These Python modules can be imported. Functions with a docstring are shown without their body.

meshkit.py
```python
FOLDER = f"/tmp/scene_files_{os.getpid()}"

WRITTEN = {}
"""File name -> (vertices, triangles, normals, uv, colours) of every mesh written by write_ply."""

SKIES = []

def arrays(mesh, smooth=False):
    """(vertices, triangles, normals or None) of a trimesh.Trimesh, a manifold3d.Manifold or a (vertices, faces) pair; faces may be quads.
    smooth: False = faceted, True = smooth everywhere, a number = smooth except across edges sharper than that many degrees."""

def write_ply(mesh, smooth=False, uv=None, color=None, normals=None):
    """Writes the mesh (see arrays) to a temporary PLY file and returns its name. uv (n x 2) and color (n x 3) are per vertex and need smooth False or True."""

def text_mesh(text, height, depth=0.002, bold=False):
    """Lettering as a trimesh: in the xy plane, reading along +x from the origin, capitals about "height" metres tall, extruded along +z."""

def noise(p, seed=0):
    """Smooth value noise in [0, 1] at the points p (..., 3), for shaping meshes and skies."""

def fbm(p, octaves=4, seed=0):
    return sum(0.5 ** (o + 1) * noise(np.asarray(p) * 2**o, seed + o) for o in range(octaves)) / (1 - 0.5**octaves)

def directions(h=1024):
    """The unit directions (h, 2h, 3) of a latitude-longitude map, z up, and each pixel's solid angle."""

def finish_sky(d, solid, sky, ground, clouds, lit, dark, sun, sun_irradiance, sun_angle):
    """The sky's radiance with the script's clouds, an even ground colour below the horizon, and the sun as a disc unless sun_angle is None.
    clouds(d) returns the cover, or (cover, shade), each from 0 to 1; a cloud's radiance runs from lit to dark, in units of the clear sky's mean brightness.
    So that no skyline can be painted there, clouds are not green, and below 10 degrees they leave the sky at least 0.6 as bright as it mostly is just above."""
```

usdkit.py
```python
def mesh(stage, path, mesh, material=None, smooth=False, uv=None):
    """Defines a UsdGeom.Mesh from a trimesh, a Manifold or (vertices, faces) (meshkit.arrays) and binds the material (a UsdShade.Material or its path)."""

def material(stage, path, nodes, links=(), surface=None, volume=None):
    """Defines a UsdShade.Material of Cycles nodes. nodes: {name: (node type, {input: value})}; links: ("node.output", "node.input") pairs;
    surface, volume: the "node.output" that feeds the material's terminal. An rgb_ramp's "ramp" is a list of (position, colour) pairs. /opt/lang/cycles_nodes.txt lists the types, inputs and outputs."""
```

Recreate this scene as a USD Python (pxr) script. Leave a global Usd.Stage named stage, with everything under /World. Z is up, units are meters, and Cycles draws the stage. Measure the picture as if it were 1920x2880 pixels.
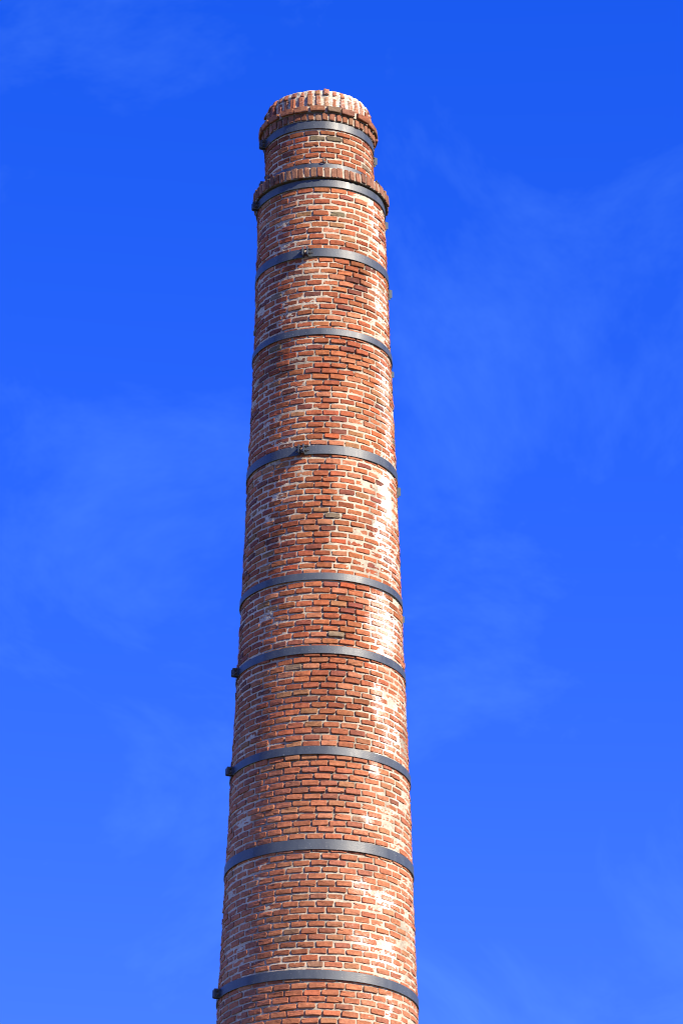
import math, random
import numpy as np
import trimesh
import usdkit, meshkit
from pxr import Usd, UsdGeom, UsdLux, UsdShade, Gf, Sdf, Vt

stage = Usd.Stage.CreateInMemory()
UsdGeom.SetStageUpAxis(stage, 'Z')
UsdGeom.SetStageMetersPerUnit(stage, 1.0)
world = UsdGeom.Xform.Define(stage, '/World')
stage.SetDefaultPrim(world.GetPrim())
UsdGeom.Scope.Define(stage, '/World/Looks')

# ------------------------------------------------------------------ camera
F_PX, PITCH, DIST, CAM_X, CAM_Z = 10797.4, 0.422704, 31.5635, 0.19, 1.6
cam = UsdGeom.Camera.Define(stage, '/World/camera')
cam.CreateHorizontalApertureAttr(24.0)
cam.CreateVerticalApertureAttr(36.0)
cam.CreateFocalLengthAttr(24.0 * F_PX / 1920.0)
cam.CreateClippingRangeAttr(Gf.Vec2f(0.1, 20000.0))
cam.AddTranslateOp().Set(Gf.Vec3d(CAM_X, -DIST, CAM_Z))
cam.AddRotateXOp().Set(90.0 + math.degrees(PITCH))
cam.CreateExposureAttr(1.45)

# ------------------------------------------------------------------ sky and sun
SUN_AZ, SUN_EL = math.radians(50.0), math.radians(36.0)      # azimuth turned from the chimney's camera side towards the right
sun_dir = np.array([math.sin(SUN_AZ) * math.cos(SUN_EL), -math.cos(SUN_AZ) * math.cos(SUN_EL), math.sin(SUN_EL)])
usdkit.material(stage, '/World/Looks/sky', {
    'tc': ('texture_coordinate', {}),
    'sky': ('sky_texture', {'sky_type': 'single_scattering', 'sun_disc': False, 'sun_elevation': SUN_EL,
                            'sun_rotation': math.atan2(sun_dir[0], sun_dir[1]), 'altitude': 100.0,
                            'air_density': 0.6, 'aerosol_density': 0.1, 'ozone_density': 3.0}),
    'curve': ('gamma', {'gamma': 0.6}),
    'deep': ('hsv', {'hue': 0.541, 'saturation': 1.785, 'value': 2.08, 'fac': 1.0}),
    'map': ('mapping', {'scale': (11.0, 8.0, 15.0), 'rotation': (0.0, 0.35, 0.0), 'location': (3.1, 0.4, 1.7)}),
    'warp': ('noise_texture', {'scale': 1.0, 'detail': 9.0, 'roughness': 0.62, 'distortion': 0.5}),
    'thin': ('map_range', {'from_min': 0.51, 'from_max': 0.80, 'to_min': 0.0, 'to_max': 1.0, 'clamp': True}),
    'wisps': ('mix_color', {'blend_type': 'add', 'b': (0.16, 0.34, 0.30), 'use_clamp': False}),
    'bg': ('background_shader', {'strength': 0.1}),
}, [('sky.color', 'curve.color'), ('curve.color', 'deep.color'), ('tc.generated', 'map.vector'), ('map.vector', 'warp.vector'), ('warp.fac', 'thin.value'),
    ('thin.result', 'wisps.fac'), ('deep.color', 'wisps.a'), ('wisps.result', 'bg.color')], surface='bg.background')
dome = UsdLux.DomeLight.Define(stage, '/World/sky')
UsdShade.MaterialBindingAPI.Apply(dome.GetPrim()).Bind(UsdShade.Material.Get(stage, '/World/Looks/sky'))
sun = UsdLux.DistantLight.Define(stage, '/World/sun')
sun.CreateIntensityAttr(1.25)
sun.CreateAngleAttr(0.5)
sun.CreateNormalizeAttr(True) if hasattr(sun, 'CreateNormalizeAttr') else None
UsdLux.LightAPI(sun.GetPrim()).CreateNormalizeAttr(True)
sun.CreateColorAttr(Gf.Vec3f(1.0, 0.885, 0.70))
zax = Gf.Vec3d(*sun_dir)
sun.AddTransformOp().Set(Gf.Matrix4d().SetRotate(Gf.Rotation(Gf.Vec3d(0, 0, 1), zax)))


def keys(prim, **kw):
    for k, v in kw.items():
        prim.SetCustomDataByKey(k, v)


keys(dome.GetPrim(), label='deep saturated blue sky with faint thin wisps of cloud', category='sky', kind='structure')

# ------------------------------------------------------------------ materials
def rock_material(name, rough, tint_noise, specks, bump, wash_hi, wash_max):
    """Weathered masonry: colour from the mesh's own tint, mottled; lime bloom where the mesh carries it."""
    return usdkit.material(stage, '/World/Looks/' + name, {
        'geo': ('geometry', {}),
        'tint': ('attribute', {'attribute': 'tint'}),
        'wash': ('attribute', {'attribute': 'wash'}),
        'n1': ('noise_texture', {'scale': 38.0, 'detail': 4.0, 'roughness': 0.6}),
        'n2': ('noise_texture', {'scale': 120.0, 'detail': 3.0, 'roughness': 0.65}),
        'n3': ('noise_texture', {'scale': 62.0, 'detail': 3.0, 'roughness': 0.7}),
        'mr1': ('map_range', {'from_min': 0.3, 'from_max': 0.72, 'to_min': 1.0 - tint_noise, 'to_max': 1.0 + tint_noise, 'clamp': True}),
        'mul': ('mix_color', {'blend_type': 'multiply', 'fac': 1.0, 'use_clamp': False}),
        'grey': ('combine_color', {'color_type': 'rgb'}),
        'spk': ('map_range', {'from_min': 0.62, 'from_max': 0.74, 'to_min': 0.0, 'to_max': specks, 'clamp': True}),
        'dark': ('mix_color', {'blend_type': 'mix', 'b': (0.035, 0.022, 0.018)}),
        'wsum': ('math', {'math_type': 'add'}),
        'wr': ('map_range', {'from_min': 0.86, 'from_max': 1.16, 'to_min': 0.0, 'to_max': wash_max, 'clamp': True}),
        'white': ('mix_color', {'blend_type': 'mix', 'b': wash_hi}),
        'bump': ('bump', {'strength': 0.6, 'distance': bump}),
        'p': ('principled_bsdf', {'roughness': rough, 'specular_ior_level': 0.1}),
    }, [('geo.position', 'n1.vector'), ('geo.position', 'n2.vector'), ('geo.position', 'n3.vector'),
        ('n1.fac', 'mr1.value'), ('mr1.result', 'grey.r'), ('mr1.result', 'grey.g'), ('mr1.result', 'grey.b'),
        ('tint.color', 'mul.a'), ('grey.color', 'mul.b'),
        ('n2.fac', 'spk.value'), ('spk.result', 'dark.fac'), ('mul.result', 'dark.a'),
        ('wash.fac', 'wsum.value1'), ('n3.fac', 'wsum.value2'), ('wsum.value', 'wr.value'),
        ('wr.result', 'white.fac'), ('dark.result', 'white.a'), ('white.result', 'p.base_color'),
        ('n2.fac', 'bump.height'), ('bump.normal', 'p.normal')], surface='p.BSDF')


BRICK = rock_material('brick', 0.85, 0.28, 0.55, 0.004, (0.66, 0.55, 0.48), 0.50)
MORTAR = rock_material('mortar', 0.95, 0.22, 0.45, 0.006, (0.80, 0.75, 0.68), 0.93)


def paint_material(name, base, rough, var, metal=0.0, spec=0.5):
    return usdkit.material(stage, '/World/Looks/' + name, {
        'geo': ('geometry', {}),
        'st': ('mapping', {'scale': (1.0, 1.0, 0.25)}),
        'n1': ('noise_texture', {'scale': 9.0, 'detail': 5.0, 'roughness': 0.65}),
        'n2': ('noise_texture', {'scale': 95.0, 'detail': 2.0, 'roughness': 0.6}),
        'mr': ('map_range', {'from_min': 0.3, 'from_max': 0.7, 'to_min': 1.0 - var, 'to_max': 1.0 + var, 'clamp': True}),
        'g': ('combine_color', {'color_type': 'rgb'}),
        'mul': ('mix_color', {'blend_type': 'multiply', 'fac': 1.0, 'a': base, 'use_clamp': False}),
        'spk': ('map_range', {'from_min': 0.66, 'from_max': 0.74, 'to_min': 0.0, 'to_max': 0.5, 'clamp': True}),
        'chips': ('mix_color', {'blend_type': 'mix', 'b': (0.30, 0.31, 0.31)}),
        'rr': ('map_range', {'from_min': 0.3, 'from_max': 0.7, 'to_min': rough - 0.08, 'to_max': rough + 0.1, 'clamp': True}),
        'bump': ('bump', {'strength': 0.25, 'distance': 0.004}),
        'p': ('principled_bsdf', {'specular_ior_level': spec, 'metallic': metal}),
    }, [('geo.position', 'st.vector'), ('st.vector', 'n1.vector'), ('geo.position', 'n2.vector'), ('n1.fac', 'mr.value'),
        ('mr.result', 'g.r'), ('mr.result', 'g.g'), ('mr.result', 'g.b'), ('g.color', 'mul.b'),
        ('n2.fac', 'spk.value'), ('spk.result', 'chips.fac'), ('mul.result', 'chips.a'), ('chips.result', 'p.base_color'),
        ('n1.fac', 'rr.value'), ('rr.result', 'p.roughness'), ('n2.fac', 'bump.height'), ('bump.normal', 'p.normal')], surface='p.BSDF')


IRON = paint_material('painted_iron', (0.031, 0.041, 0.057), 0.52, 0.25)
STEEL = paint_material('zinc_steel', (0.048, 0.062, 0.080), 0.7, 0.3, spec=0.15)
RUST = paint_material('dark_iron', (0.035, 0.030, 0.028), 0.6, 0.3)

usdkit.material(stage, '/World/Looks/ground', {
    'geo': ('geometry', {}),
    'n': ('noise_texture', {'scale': 0.35, 'detail': 8.0, 'roughness': 0.65}),
    'r': ('rgb_ramp', {'ramp': [(0.3, (0.045, 0.05, 0.025)), (0.7, (0.10, 0.085, 0.05))]}),
    'p': ('principled_bsdf', {'roughness': 0.95}),
}, [('geo.position', 'n.vector'), ('n.fac', 'r.fac'), ('r.color', 'p.base_color')], surface='p.BSDF')

usdkit.material(stage, '/World/Looks/far_brickwork', {
    'geo': ('geometry', {}),
    'sep': ('separate_xyz', {}),
    'ny': ('math', {'math_type': 'multiply', 'value2': -1.0}),
    'at': ('math', {'math_type': 'arctan2'}),
    'cir': ('math', {'math_type': 'multiply', 'value2': 0.95}),
    'cmb': ('combine_xyz', {}),
    'b': ('brick_texture', {'scale': 1.0, 'brick_width': 0.155, 'row_height': 0.0605, 'mortar_size': 0.006, 'color1': (0.36, 0.10, 0.05),
                            'color2': (0.22, 0.075, 0.045), 'mortar': (0.45, 0.40, 0.33)}),
    'bump': ('bump', {'strength': 0.8, 'distance': 0.01, 'invert': True}),
    'p': ('principled_bsdf', {'roughness': 0.9}),
}, [('geo.position', 'sep.vector'), ('sep.y', 'ny.value1'), ('sep.x', 'at.value1'), ('ny.value', 'at.value2'), ('at.value', 'cir.value1'),
    ('cir.value', 'cmb.x'), ('sep.z', 'cmb.y'), ('cmb.vector', 'b.vector'), ('b.color', 'p.base_color'), ('b.fac', 'bump.height'), ('bump.normal', 'p.normal')], surface='p.BSDF')

# ------------------------------------------------------------------ helpers
rng = np.random.default_rng(11)
CH = '/World/brick_chimney'
counts = {}


def path_for(parent, name):
    k = parent + '/' + name
    n = counts.get(k, 0)
    counts[k] = n + 1
    return k if n == 0 else f'{k}_{n:03d}'


def put(parent, name, mesh, mat, smooth=False, tint=None, wash=None, **custom):
    """One Mesh prim under parent (a path), numbered when the name is taken."""
    p = path_for(parent, name)
    m = usdkit.mesh(stage, p, mesh, mat, smooth=smooth)
    api = UsdGeom.PrimvarsAPI(m)
    if tint is not None:
        api.CreatePrimvar('tint', Sdf.ValueTypeNames.Color3fArray, 'vertex').Set(Vt.Vec3fArray.FromNumpy(np.asarray(tint, np.float32)))
    if wash is not None:
        api.CreatePrimvar('wash', Sdf.ValueTypeNames.FloatArray, 'vertex').Set(Vt.FloatArray.FromNumpy(np.asarray(wash, np.float32)))
    keys(m.GetPrim(), **custom)
    return p


# the chimney's radius and its slightly bent axis against height
_RZ = np.array([[0, 1.235], [9.0, 0.927], [11.086, .8555], [11.995, .8216], [12.871, .7919], [13.698, .7609], [13.942, .7500], [14.59, .7250], [15.303, .7009],
                [15.715, .6858], [16.839, .6473], [17.529, .6224], [18.593, .5977], [18.773, .5931], [18.9, .590]])
_AX = np.array([[0, -.27], [9, -.218], [11.086, -.2036], [11.995, -.1973], [12.871, -.190], [13.698, -.1846], [14.59, -.181], [15.715, -.1765], [16.839, -.1752],
                [17.529, -.179], [18.593, -.186], [18.9, -.193], [19.1, -.202], [19.5, -.213], [19.7, -.219], [20.2, -.222]])


def shaft_r(z):
    return np.interp(z, _RZ[:, 0], _RZ[:, 1])


def axis_x(z):
    return np.interp(z, _AX[:, 0], _AX[:, 1]) + CAM_X


def cyl(phi, r, z):
    """phi is zero on the camera's side and grows to the right."""
    phi, r, z = np.broadcast_arrays(phi, r, z)
    return np.stack([axis_x(z) + r * np.sin(phi), -r * np.cos(phi), z], -1)


def sm(a, b, x):
    t = np.clip((x - a) / (b - a), 0, 1)
    return t * t * (3 - 2 * t)


D2R = math.pi / 180
# lime bloom patches: height, bearing, half height, half bearing, amount
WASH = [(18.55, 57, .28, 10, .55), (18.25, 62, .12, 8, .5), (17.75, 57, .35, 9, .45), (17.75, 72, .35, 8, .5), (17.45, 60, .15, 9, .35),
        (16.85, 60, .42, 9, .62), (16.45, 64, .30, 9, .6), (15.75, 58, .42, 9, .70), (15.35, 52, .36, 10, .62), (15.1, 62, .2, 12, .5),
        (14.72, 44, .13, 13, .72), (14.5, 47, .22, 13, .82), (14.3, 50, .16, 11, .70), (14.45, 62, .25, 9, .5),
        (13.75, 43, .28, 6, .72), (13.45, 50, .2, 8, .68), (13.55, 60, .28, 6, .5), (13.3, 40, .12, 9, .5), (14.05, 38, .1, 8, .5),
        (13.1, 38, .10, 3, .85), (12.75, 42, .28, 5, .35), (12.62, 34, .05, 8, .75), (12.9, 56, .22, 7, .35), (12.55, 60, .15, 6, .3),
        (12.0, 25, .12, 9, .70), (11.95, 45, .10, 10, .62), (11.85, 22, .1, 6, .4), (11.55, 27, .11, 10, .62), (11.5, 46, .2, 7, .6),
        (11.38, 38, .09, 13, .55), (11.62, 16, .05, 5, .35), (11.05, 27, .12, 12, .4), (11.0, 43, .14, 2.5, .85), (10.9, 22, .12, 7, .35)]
# washed-out joints: height, bearing, half height, half bearing, amount
DEEP = [(17.95, 27, .22, 14, 1.), (17.6, 22, .18, 16, .55), (17.1, 22, .16, 18, 1.), (16.9, 5, .42, 8, .9), (16.5, 2, .25, 9, .5), (16.75, 45, .3, 18, .45),
        (15.85, 4, .42, 8, .9), (15.3, -2, .36, 9, .85), (15.0, 5, .1, 12, .4), (14.62, 13, .20, 24, .85), (14.35, 10, .22, 22, 1.), (14.05, 8, .2, 26, 1.),
        (13.72, 2, .25, 26, .8), (13.45, 0, .22, 28, .6), (13.05, 0, .2, 30, 1.), (12.75, -2, .28, 26, 1.), (12.45, 5, .12, 30, .7), (12.2, 4, .12, 30, .55),
        (11.95, 0, .2, 20, .45), (11.62, -3, .15, 24, .5), (11.4, 0, .1, 22, .4), (11.05, -2, .14, 30, .8), (10.8, 0, .1, 30, .8)]


def patches(table, phi, z, wob):
    ph = phi / D2R + (meshkit.fbm(np.stack([phi * 5.0, z * 6.0, np.full_like(z, wob)], -1), 3, 5) - .5) * 16
    zz = z + (meshkit.fbm(np.stack([phi * 7.0, z * 7.0, np.full_like(z, wob + 9.)], -1), 3, 8) - .5) * .25
    out = np.zeros_like(z)
    for zc, pc, hz, hp, a in table:
        near = np.abs(zz - zc) < 2.2 * hz
        if near.any():
            d = ((zz[near] - zc) / hz) ** 2 + ((ph[near] - pc) / hp) ** 2
            out[near] = np.maximum(out[near], a * np.exp(-0.7 * d ** 1.3))
    return out


def wash_of(phi, z):
    phi, z = np.broadcast_arrays(np.asarray(phi, float), np.asarray(z, float))
    phi = (phi + math.pi) % (2 * math.pi) - math.pi
    cap = sm(19.69, 19.72, z) * (.27 + .14 * sm(-.6, .8, phi))
    streak = .75 + .5 * meshkit.fbm(np.stack([phi * 16, z * 3.5, 0 * z], -1), 3, 61)
    return np.maximum(patches(WASH, phi, z, 1.3) * .79 * streak, cap)


def deep_of(phi, z):
    phi, z = np.broadcast_arrays(np.asarray(phi, float), np.asarray(z, float))
    phi = (phi + math.pi) % (2 * math.pi) - math.pi
    return patches(DEEP, phi, z, 4.1) * sm(19.0, 18.8, z)


# ------------------------------------------------------------------ ground
gm = trimesh.creation.cylinder(radius=3000.0, height=0.5, sections=96)
gm.apply_translation((0, 0, -0.25))
g = usdkit.mesh(stage, '/World/ground', gm, '/World/Looks/ground')
keys(g.GetPrim(), label='grassy earth ground the tall chimney stands on, out of view', category='ground', kind='structure')

# ------------------------------------------------------------------ the chimney
ch = UsdGeom.Xform.Define(stage, CH).GetPrim()
keys(ch, label='tall tapering round red brick factory chimney strapped with dark iron hoops', category='chimney')

# mortar: one body of revolution that follows the masonry, from below the picture up over the rim and down the flue
PROF = [(10.70, None), (18.895, None)]
zs = np.arange(10.70, 18.896, 0.0095)
prof = [(float(shaft_r(z)), float(z), 0) for z in zs]


def along(points, step, kind):
    out = []
    for (r0, z0), (r1, z1) in zip(points[:-1], points[1:]):
        n = max(1, int(round(math.hypot(r1 - r0, z1 - z0) / step)))
        out += [(r0 + (r1 - r0) * i / n, z0 + (z1 - z0) * i / n, kind) for i in range(n)]
    return out


prof += along([(.591, 18.899), (.628, 18.901), (.628, 18.998), (.600, 19.012), (.520, 19.045), (.506, 19.06)], .0095, 1)
prof += along([(.506, 19.06), (.5045, 19.555)], .0095, 0)
prof += along([(.505, 19.556), (.523, 19.561), (.523, 19.636), (.538, 19.640), (.538, 19.702), (.503, 19.712)], .0095, 1)
prof += along([(.503, 19.712), (.499, 19.80), (.494, 19.86), (.480, 19.905), (.452, 19.925), (.31, 19.930)], .0095, 2)
prof += along([(.31, 19.93), (.29, 19.90), (.29, 18.0)], .1, 3)
prof = np.array(prof)
phis = np.concatenate([np.linspace(-118, 118, 340), np.linspace(118, 242, 46)[1:-1]]) * D2R
PH, ZZ = np.meshgrid(phis, prof[:, 1])
RR = np.repeat(prof[:, 0:1], len(phis), 1)
KK = np.repeat(prof[:, 2:3], len(phis), 1)
p3 = np.stack([np.sin(PH) * RR, np.cos(PH) * RR, ZZ], -1)
n_fine = meshkit.fbm(p3 * 70.0, 2, 21) - .5
n_mid = meshkit.fbm(p3 * 22.0, 3, 33) - .5
deep = deep_of(PH, ZZ)
wash = wash_of(PH, ZZ)
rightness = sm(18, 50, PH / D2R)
recess = 0.0050 - 0.0025 * rightness - .008 * n_fine - .006 * n_mid
recess = recess * (1 - .7 * deep) + .018 * deep - .005 * np.clip(wash - .3, 0, .5)
recess = np.where(KK == 0, recess, np.where(KK == 1, .006 - .012 * n_mid, np.where(KK == 2, .006 - .020 * n_mid - .010 * n_fine, 0)))
RR2 = np.where(KK == 2, RR, RR) - recess
mz = ZZ + np.where(KK == 2, .02 * n_mid, 0)
mv = cyl(PH, RR2, mz).reshape(-1, 3)
nr, nc = PH.shape
i, j = np.meshgrid(np.arange(nr - 1), np.arange(nc), indexing='ij')
q = np.stack([i * nc + j, i * nc + (j + 1) % nc, (i + 1) * nc + (j + 1) % nc, (i + 1) * nc + j], -1).reshape(-1, 4)
mt = np.array([.37, .325, .26]) * (0.92 + .5 * (meshkit.fbm(p3 * 3.0, 3, 40) - .5))[..., None]
sootm = sm(.55, .75, meshkit.fbm(p3 * np.array([4, 4, 2.]), 4, 44))[..., None]
mt = mt * (1 - .35 * sootm)
mt = np.where((KK == 2)[..., None], mt * np.array([.95, .97, 1.0]), mt)
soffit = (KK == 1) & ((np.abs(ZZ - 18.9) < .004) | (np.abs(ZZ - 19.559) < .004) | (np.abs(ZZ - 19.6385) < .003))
mt = np.where(soffit[..., None], mt * .22, mt)              # shade under the crown ledges, darkened into the mortar tint
mt = np.where((KK == 3)[..., None], np.array([.05, .045, .04]), mt)
mt = mt * (1 - .38 * deep[..., None])
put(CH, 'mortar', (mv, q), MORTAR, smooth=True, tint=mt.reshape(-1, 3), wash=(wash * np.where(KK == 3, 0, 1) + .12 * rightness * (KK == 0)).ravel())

# lower shaft, below the picture: same brickwork, too far out of frame for single bricks
lz = np.linspace(0.0, 10.70, 60)
lph = np.linspace(0, 2 * math.pi, 97)[:-1]
LP, LZ = np.meshgrid(lph, lz)
lv = cyl(LP, shaft_r(LZ) - .001 + np.where(LZ < .6, .10, 0), LZ).reshape(-1, 3)
i, j = np.meshgrid(np.arange(59), np.arange(96), indexing='ij')
lq = np.stack([i * 96 + j, i * 96 + (j + 1) % 96, (i + 1) * 96 + (j + 1) % 96, (i + 1) * 96 + j], -1).reshape(-1, 4)
put(CH, 'lower_shaft', (lv, lq), '/World/Looks/far_brickwork')

# one brick: ten-sided worn face, arris, and the sides that run back into the mortar (50 triangles)
_f = []
for k in range(10):
    k2 = (k + 1) % 10
    _f += [(0, 1 + k, 1 + k2), (1 + k, 11 + k, 11 + k2), (1 + k, 11 + k2, 1 + k2), (11 + k, 21 + k, 21 + k2), (11 + k, 21 + k2, 11 + k2)]
BRICK_F = np.array(_f)


def brick_shape(w, h, wear=.0045, depth=.045):
    """Vertices as (across, up, out of the wall)."""
    c = rng.uniform(.003, .011, 8)
    a, b = w / 2, h / 2
    per = np.array([[-a + c[0], -b], [0, -b], [a - c[1], -b], [a, -b + c[2]], [a, b - c[3]], [a - c[4], b], [0, b], [-a + c[5], b], [-a, b - c[6]], [-a, -b + c[7]]])
    per = per + rng.normal(0, .0016, per.shape)
    inner = per * np.array([1 - 2 * wear / w * 1.1, 1 - 2 * wear / h])
    v = np.zeros((31, 3))
    v[1:11, :2], v[11:21, :2], v[21:31, :2] = inner, per, per
    v[0, 2] = rng.normal(0, .0012)
    v[1:11, 2] = rng.normal(0, .0012, 10)
    v[11:21, 2] = -wear * rng.uniform(.5, 1.5, 10)
    v[21:31, 2] = -depth
    if rng.random() < .12:                                  # a knocked-off corner
        k = rng.choice([0, 2, 3, 5, 7, 8])
        v[1 + k, :2] *= .86
        v[11 + k, :2] *= .92
        v[1 + k, 2] -= .006
        v[11 + k, 2] -= .012
    t = rng.normal(0, .012)
    v[:, :2] = v[:, :2] @ np.array([[math.cos(t), math.sin(t)], [-math.sin(t), math.cos(t)]])
    v[:, 2] += v[:, 0] * rng.normal(0, .018) + v[:, 1] * rng.normal(0, .04)
    return v


def place(v, phi0, z0, r0, slope=0.0):
    """Onto the round wall: the face follows the curve; slope leans it inwards with height."""
    phi = phi0 + v[:, 0] / r0
    r = r0 + v[:, 2] - slope * v[:, 1]
    return cyl(phi, r, z0 + v[:, 1])


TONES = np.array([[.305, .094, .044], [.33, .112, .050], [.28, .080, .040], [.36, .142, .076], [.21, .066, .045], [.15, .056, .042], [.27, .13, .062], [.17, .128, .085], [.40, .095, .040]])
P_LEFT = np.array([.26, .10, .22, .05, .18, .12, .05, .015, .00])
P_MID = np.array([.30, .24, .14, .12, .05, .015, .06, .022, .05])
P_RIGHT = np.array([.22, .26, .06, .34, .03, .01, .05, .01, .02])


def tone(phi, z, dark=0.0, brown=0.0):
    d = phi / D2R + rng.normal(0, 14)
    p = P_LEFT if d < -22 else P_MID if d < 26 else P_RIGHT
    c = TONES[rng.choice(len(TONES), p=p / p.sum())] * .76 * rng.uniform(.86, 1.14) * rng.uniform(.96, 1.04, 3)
    low = sm(14.6, 12.5, z)                                  # the older, paler bricks lower down
    c = c * (1 - .42 * low) + np.array([.32, .133, .078]) * .42 * low
    c = c * (1 - brown) + np.array([.15, .080, .055]) * brown * rng.uniform(.6, 1.5)
    return c * (1 - dark)


def tints_for(c):
    t = np.repeat(c[None], 31, 0) * rng.uniform(.88, 1.12, (31, 1))
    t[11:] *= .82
    return t


PITCH_U, PITCH_Z = 0.1548, 0.0605
courses = np.arange(10.735, 18.87, PITCH_Z)
neck_courses = np.arange(19.075, 19.54, PITCH_Z)
all_bricks = []                                              # (vertices, tint, wash, size on the picture)
cs, sn = math.cos(PITCH), math.sin(PITCH)
cam_pos = np.array([CAM_X, -DIST, CAM_Z])
for k, zc in enumerate(np.concatenate([courses, neck_courses])):
    neck = zc > 19
    R = .5085 if neck else float(shaft_r(zc))
    n = int(round(2 * math.pi * R / PITCH_U))
    start = rng.uniform(-.10, .10) + (.5 if k % 2 else 0)
    w_all = 1 + rng.normal(0, .028, n)
    edges = np.concatenate([[0], np.cumsum(w_all)]) / w_all.sum() * 2 * math.pi
    wobble = rng.uniform(0, 6.28)
    for m in range(n):
        phi = (edges[m] + edges[m + 1]) / 2 + (start + k * .37 * 0) * 2 * math.pi / n + math.pi
        phi = (phi + math.pi) % (2 * math.pi) - math.pi
        z = zc + .0022 * math.sin(2 * phi + wobble) + rng.normal(0, .0016)
        w = (edges[m + 1] - edges[m]) * R - rng.uniform(.010, .017)
        h = PITCH_Z - rng.uniform(.0112, .0172)
        v = brick_shape(w, h)
        v[:, 2] += rng.normal(.001, .0026)
        taper = 0.0 if neck else .036
        P = place(v, phi, z, R, taper)
        dz = wash_of(phi + v[:, 0] / R, z + v[:, 1]) if abs(phi) < 2.1 else np.zeros(31)
        soot = .35 * max(0, meshkit.fbm(np.array([[phi * 3, 0, z * 1.1]]), 3, 77)[0] - .52) / .3
        if neck:
            soot = .12 + (.25 if z > 19.42 and phi < .3 else 0)
        fw = (P[0] - cam_pos) @ np.array([0, cs, sn])
        facing = max(0, math.cos(phi) * .9)
        inside = 11.06 < z
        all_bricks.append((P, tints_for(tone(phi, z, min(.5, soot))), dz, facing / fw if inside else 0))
order = np.argsort([-b[3] for b in all_bricks])
single = set(order[:300].tolist())
for idx in order[:300]:
    P, t, w, _ = all_bricks[idx]
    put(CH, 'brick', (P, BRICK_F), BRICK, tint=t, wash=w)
rest = [b for k, b in enumerate(all_bricks) if k not in single]
RV = np.concatenate([b[0] for b in rest])
RF = (BRICK_F[None] + 31 * np.arange(len(rest))[:, None, None]).reshape(-1, 3)
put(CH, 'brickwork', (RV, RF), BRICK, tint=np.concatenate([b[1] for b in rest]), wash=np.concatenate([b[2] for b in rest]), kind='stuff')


def crown_ring(name, n, zc, R, w, h, slope=0.0, dark=0.0, prot=.004, skip=0.0, off=0.0, depth=.06, wear=.005, jz=.003, brown=0.0):
    """A ring of projecting bricks, each brick a part."""
    for m in range(n):
        phi = (m + off + rng.normal(0, .05)) * 2 * math.pi / n
        phi = (phi + math.pi) % (2 * math.pi) - math.pi
        if rng.random() < skip:
            continue
        v = brick_shape(w * rng.uniform(.92, 1.06), h * rng.uniform(.95, 1.04), wear, depth)
        v[:, 2] += rng.normal(0, prot)
        z = zc + rng.normal(0, jz)
        P = place(v, phi, z, R, slope)
        tt = tints_for(tone(phi, 18.0, dark * rng.uniform(.6, 1.3), brown))
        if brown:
            tt[21:][v[21:, 1] < -h * .3] *= .3               # underside shade painted into the brick tint
        put(CH, name, (P, BRICK_F), BRICK, tint=tt, wash=wash_of(phi + v[:, 0] / R, z + v[:, 1]) * rng.uniform(.3, 1.25))


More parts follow.
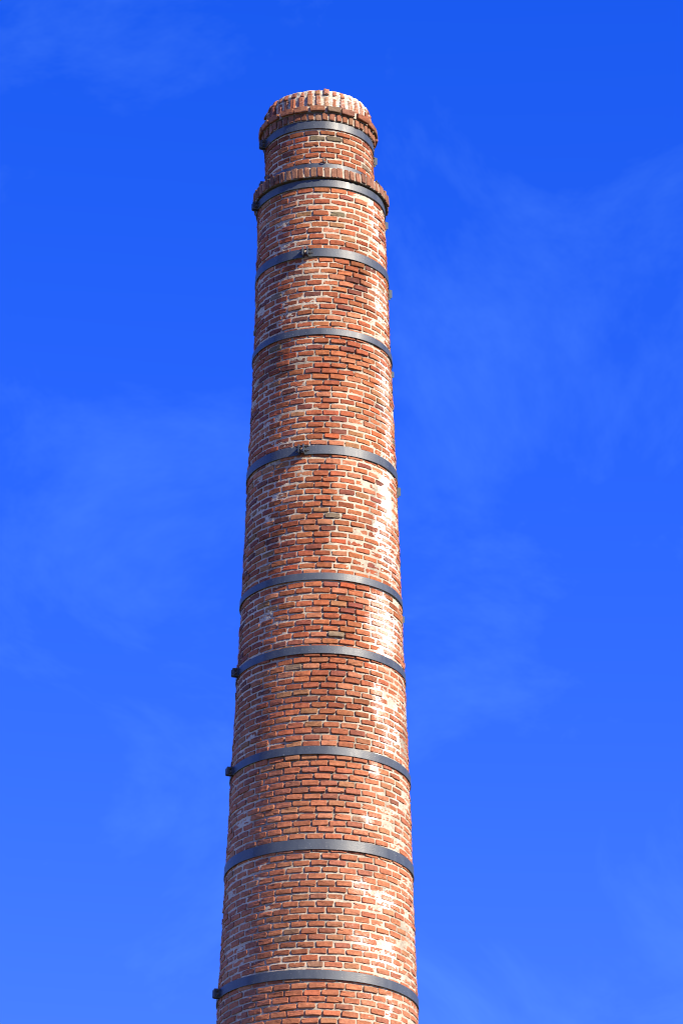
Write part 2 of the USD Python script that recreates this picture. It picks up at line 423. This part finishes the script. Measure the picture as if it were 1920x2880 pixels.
crown_ring('collar_brick', 64, 18.951, .632, .052, .100, dark=.10, prot=.0035, brown=.75)
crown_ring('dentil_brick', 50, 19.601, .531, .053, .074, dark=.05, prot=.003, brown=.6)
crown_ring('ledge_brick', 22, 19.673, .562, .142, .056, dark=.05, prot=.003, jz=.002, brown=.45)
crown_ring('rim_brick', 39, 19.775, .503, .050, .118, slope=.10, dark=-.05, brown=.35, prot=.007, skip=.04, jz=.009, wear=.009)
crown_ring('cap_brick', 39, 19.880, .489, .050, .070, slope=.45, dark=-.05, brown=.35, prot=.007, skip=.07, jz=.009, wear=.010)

# ------------------------------------------------------------------ iron hoops
def hoop(z0, z1, gaps, extra=.012, base=None, tilt=(0, 0), steel=(), plates=True):
    """A flat iron band in segments, its ends turned out into lugs that bolts pull together."""
    zm, hh = (z0 + z1) / 2, (z1 - z0)
    R = (float(shaft_r(zm)) if base is None else base) + extra
    th = .009
    gapw = .017 / R
    secs = []
    gl = sorted(gaps)
    spans = [(-math.pi, math.pi)] if not gl else [(gl[a] * D2R + gapw, (gl[(a + 1) % len(gl)] + (360 if a == len(gl) - 1 else 0)) * D2R - gapw) for a in range(len(gl))]
    prof2 = np.array([[-th, -hh / 2], [-.0012, -hh / 2], [0, -hh / 2 + .0018], [0, hh / 2 - .0018], [-.0012, hh / 2], [-th, hh / 2]])
    for a, b in spans:
        n = max(24, int((b - a) * 34))
        ph = np.linspace(a, b, n)
        wav = .0022 * np.sin(3 * ph + z0 * 5) + .0013 * np.sin(8 * ph + z0 * 11)
        zt = zm + tilt[0] * np.sin(ph) + tilt[1] * np.cos(ph)
        lean = .036
        V = cyl(ph[:, None], R + wav[:, None] + prof2[None, :, 0] - (0 if base else lean) * prof2[None, :, 1], zt[:, None] + prof2[None, :, 1]).reshape(-1, 3)
        k = len(prof2)
        i, j = np.meshgrid(np.arange(n - 1), np.arange(k), indexing='ij')
        Q = np.stack([i * k + j, (i + 1) * k + j, (i + 1) * k + (j + 1) % k, i * k + (j + 1) % k], -1).reshape(-1, 4)
        F = np.vstack([Q[:, [0, 1, 2]], Q[:, [0, 2, 3]]])
        caps = [(0, c + 1, c) for c in range(1, k - 1)] + [((n - 1) * k, (n - 1) * k + c, (n - 1) * k + c + 1) for c in range(1, k - 1)]
        F = np.vstack([F, np.array(caps)])
        secs.append(trimesh.Trimesh(V, F, process=False))
    top = put(CH, 'iron_hoop', trimesh.util.concatenate(secs), IRON, smooth=30)
    for gdeg in gl:
        mat = STEEL if gdeg in steel else IRON
        p = .066 if gdeg in steel else .055
        phi = gdeg * D2R
        z = zm + tilt[0] * math.sin(phi) + tilt[1] * math.cos(phi)
        er = np.array([math.sin(phi), -math.cos(phi), 0])
        et = np.array([math.cos(phi), math.sin(phi), 0])
        M = np.eye(4)
        M[:3, 0], M[:3, 1], M[:3, 2] = er, et, (0, 0, 1)
        M[:3, 3] = [axis_x(z), 0, z]
        for s in (-1, 1):
            pl = np.array([[-.004, -hh / 2], [p - .006, -hh / 2 + .002], [p, -hh / 2 + .008], [p, hh / 2 - .008], [p - .006, hh / 2 - .002], [-.004, hh / 2]])
            from shapely.geometry import Polygon
            ex = trimesh.creation.extrude_polygon(Polygon(pl), .009, engine='earcut')
            # extruded along z: make that the tangent direction
            A = np.eye(4)
            A[:3, :3] = np.array([[1, 0, 0], [0, 0, -1], [0, 1, 0]], float).T @ np.diag([1, 1, 1])
            vv = ex.vertices.copy()
            vv = np.stack([vv[:, 0] + R, s * .017 + (vv[:, 2] - .0045) + s * .0045, vv[:, 1]], -1)
            lug = trimesh.Trimesh(vv, ex.faces, process=False)
            lug.fix_normals()
            lug.apply_transform(M)
            put(top, 'lug', lug, mat)
        for zz in (-.24, .24):
            bolt = trimesh.creation.cylinder(.0065, .125, sections=10)
            hexes = []
            for s in (-1, 1):
                hx = trimesh.creation.cylinder(.0135, .011, sections=6)
                hx.apply_translation((0, 0, s * (.017 + .009 + .006)))
                hexes.append(hx)
            bt = trimesh.util.concatenate([bolt] + hexes)
            bt.apply_transform(trimesh.transformations.rotation_matrix(math.pi / 2, (1, 0, 0)))
            bt.apply_translation((R + .026, .008, zz * hh))
            bt.apply_transform(M)
            put(top, 'bolt', bt, RUST if mat is IRON else STEEL)
    return top


hoop(19.478, 19.558, [-76, 111], base=.5085, extra=.007, steel=(111,))
hoop(19.022, 19.104, [-74, 76, 112], base=.5085, extra=.011, steel=(-74,))
hoop(18.812, 18.889, [-76, 112], extra=.012, steel=(112,))
hoop(18.076, 18.163, [-13, 110], steel=(110,))
hoop(17.270, 17.335, [113], steel=(113,))
hoop(16.059, 16.146, [-14.6, 110], steel=(110,))
hoop(14.825, 14.893, [112], steel=(112,))
hoop(14.118, 14.192, [-75, 117], steel=(117,))
hoop(13.173, 13.248, [-74, 116], tilt=(-.012, 0), steel=(116,))
hoop(12.303, 12.396, [170])
hoop(11.151, 11.232, [-74, 170], tilt=(-.02, 0))

# ------------------------------------------------------------------ small ironwork on the neck
for deg, mat in ((5, RUST), (-67, STEEL), (79, RUST), (150, RUST), (-140, RUST)):
    ring = trimesh.creation.torus(.021, .0055, major_sections=18, minor_sections=8)
    ring.apply_transform(trimesh.transformations.rotation_matrix(math.pi / 2, (1, 0, 0)))
    ring.apply_transform(trimesh.transformations.rotation_matrix(.5, (0, 0, 1)))
    stem = trimesh.creation.cylinder(.006, .06, sections=8)
    stem.apply_transform(trimesh.transformations.rotation_matrix(math.pi / 2, (1, 0, 0)))
    stem.apply_translation((0, .045, 0))
    e = trimesh.util.concatenate([ring, stem])
    r = .508 + .03
    zz = 19.128
    e.apply_transform(trimesh.transformations.rotation_matrix(deg * D2R, (0, 0, 1)))
    e.apply_translation((float(axis_x(zz)) + r * math.sin(deg * D2R), -r * math.cos(deg * D2R), zz))
    put(CH, 'eye_bolt', e, mat, smooth=40)
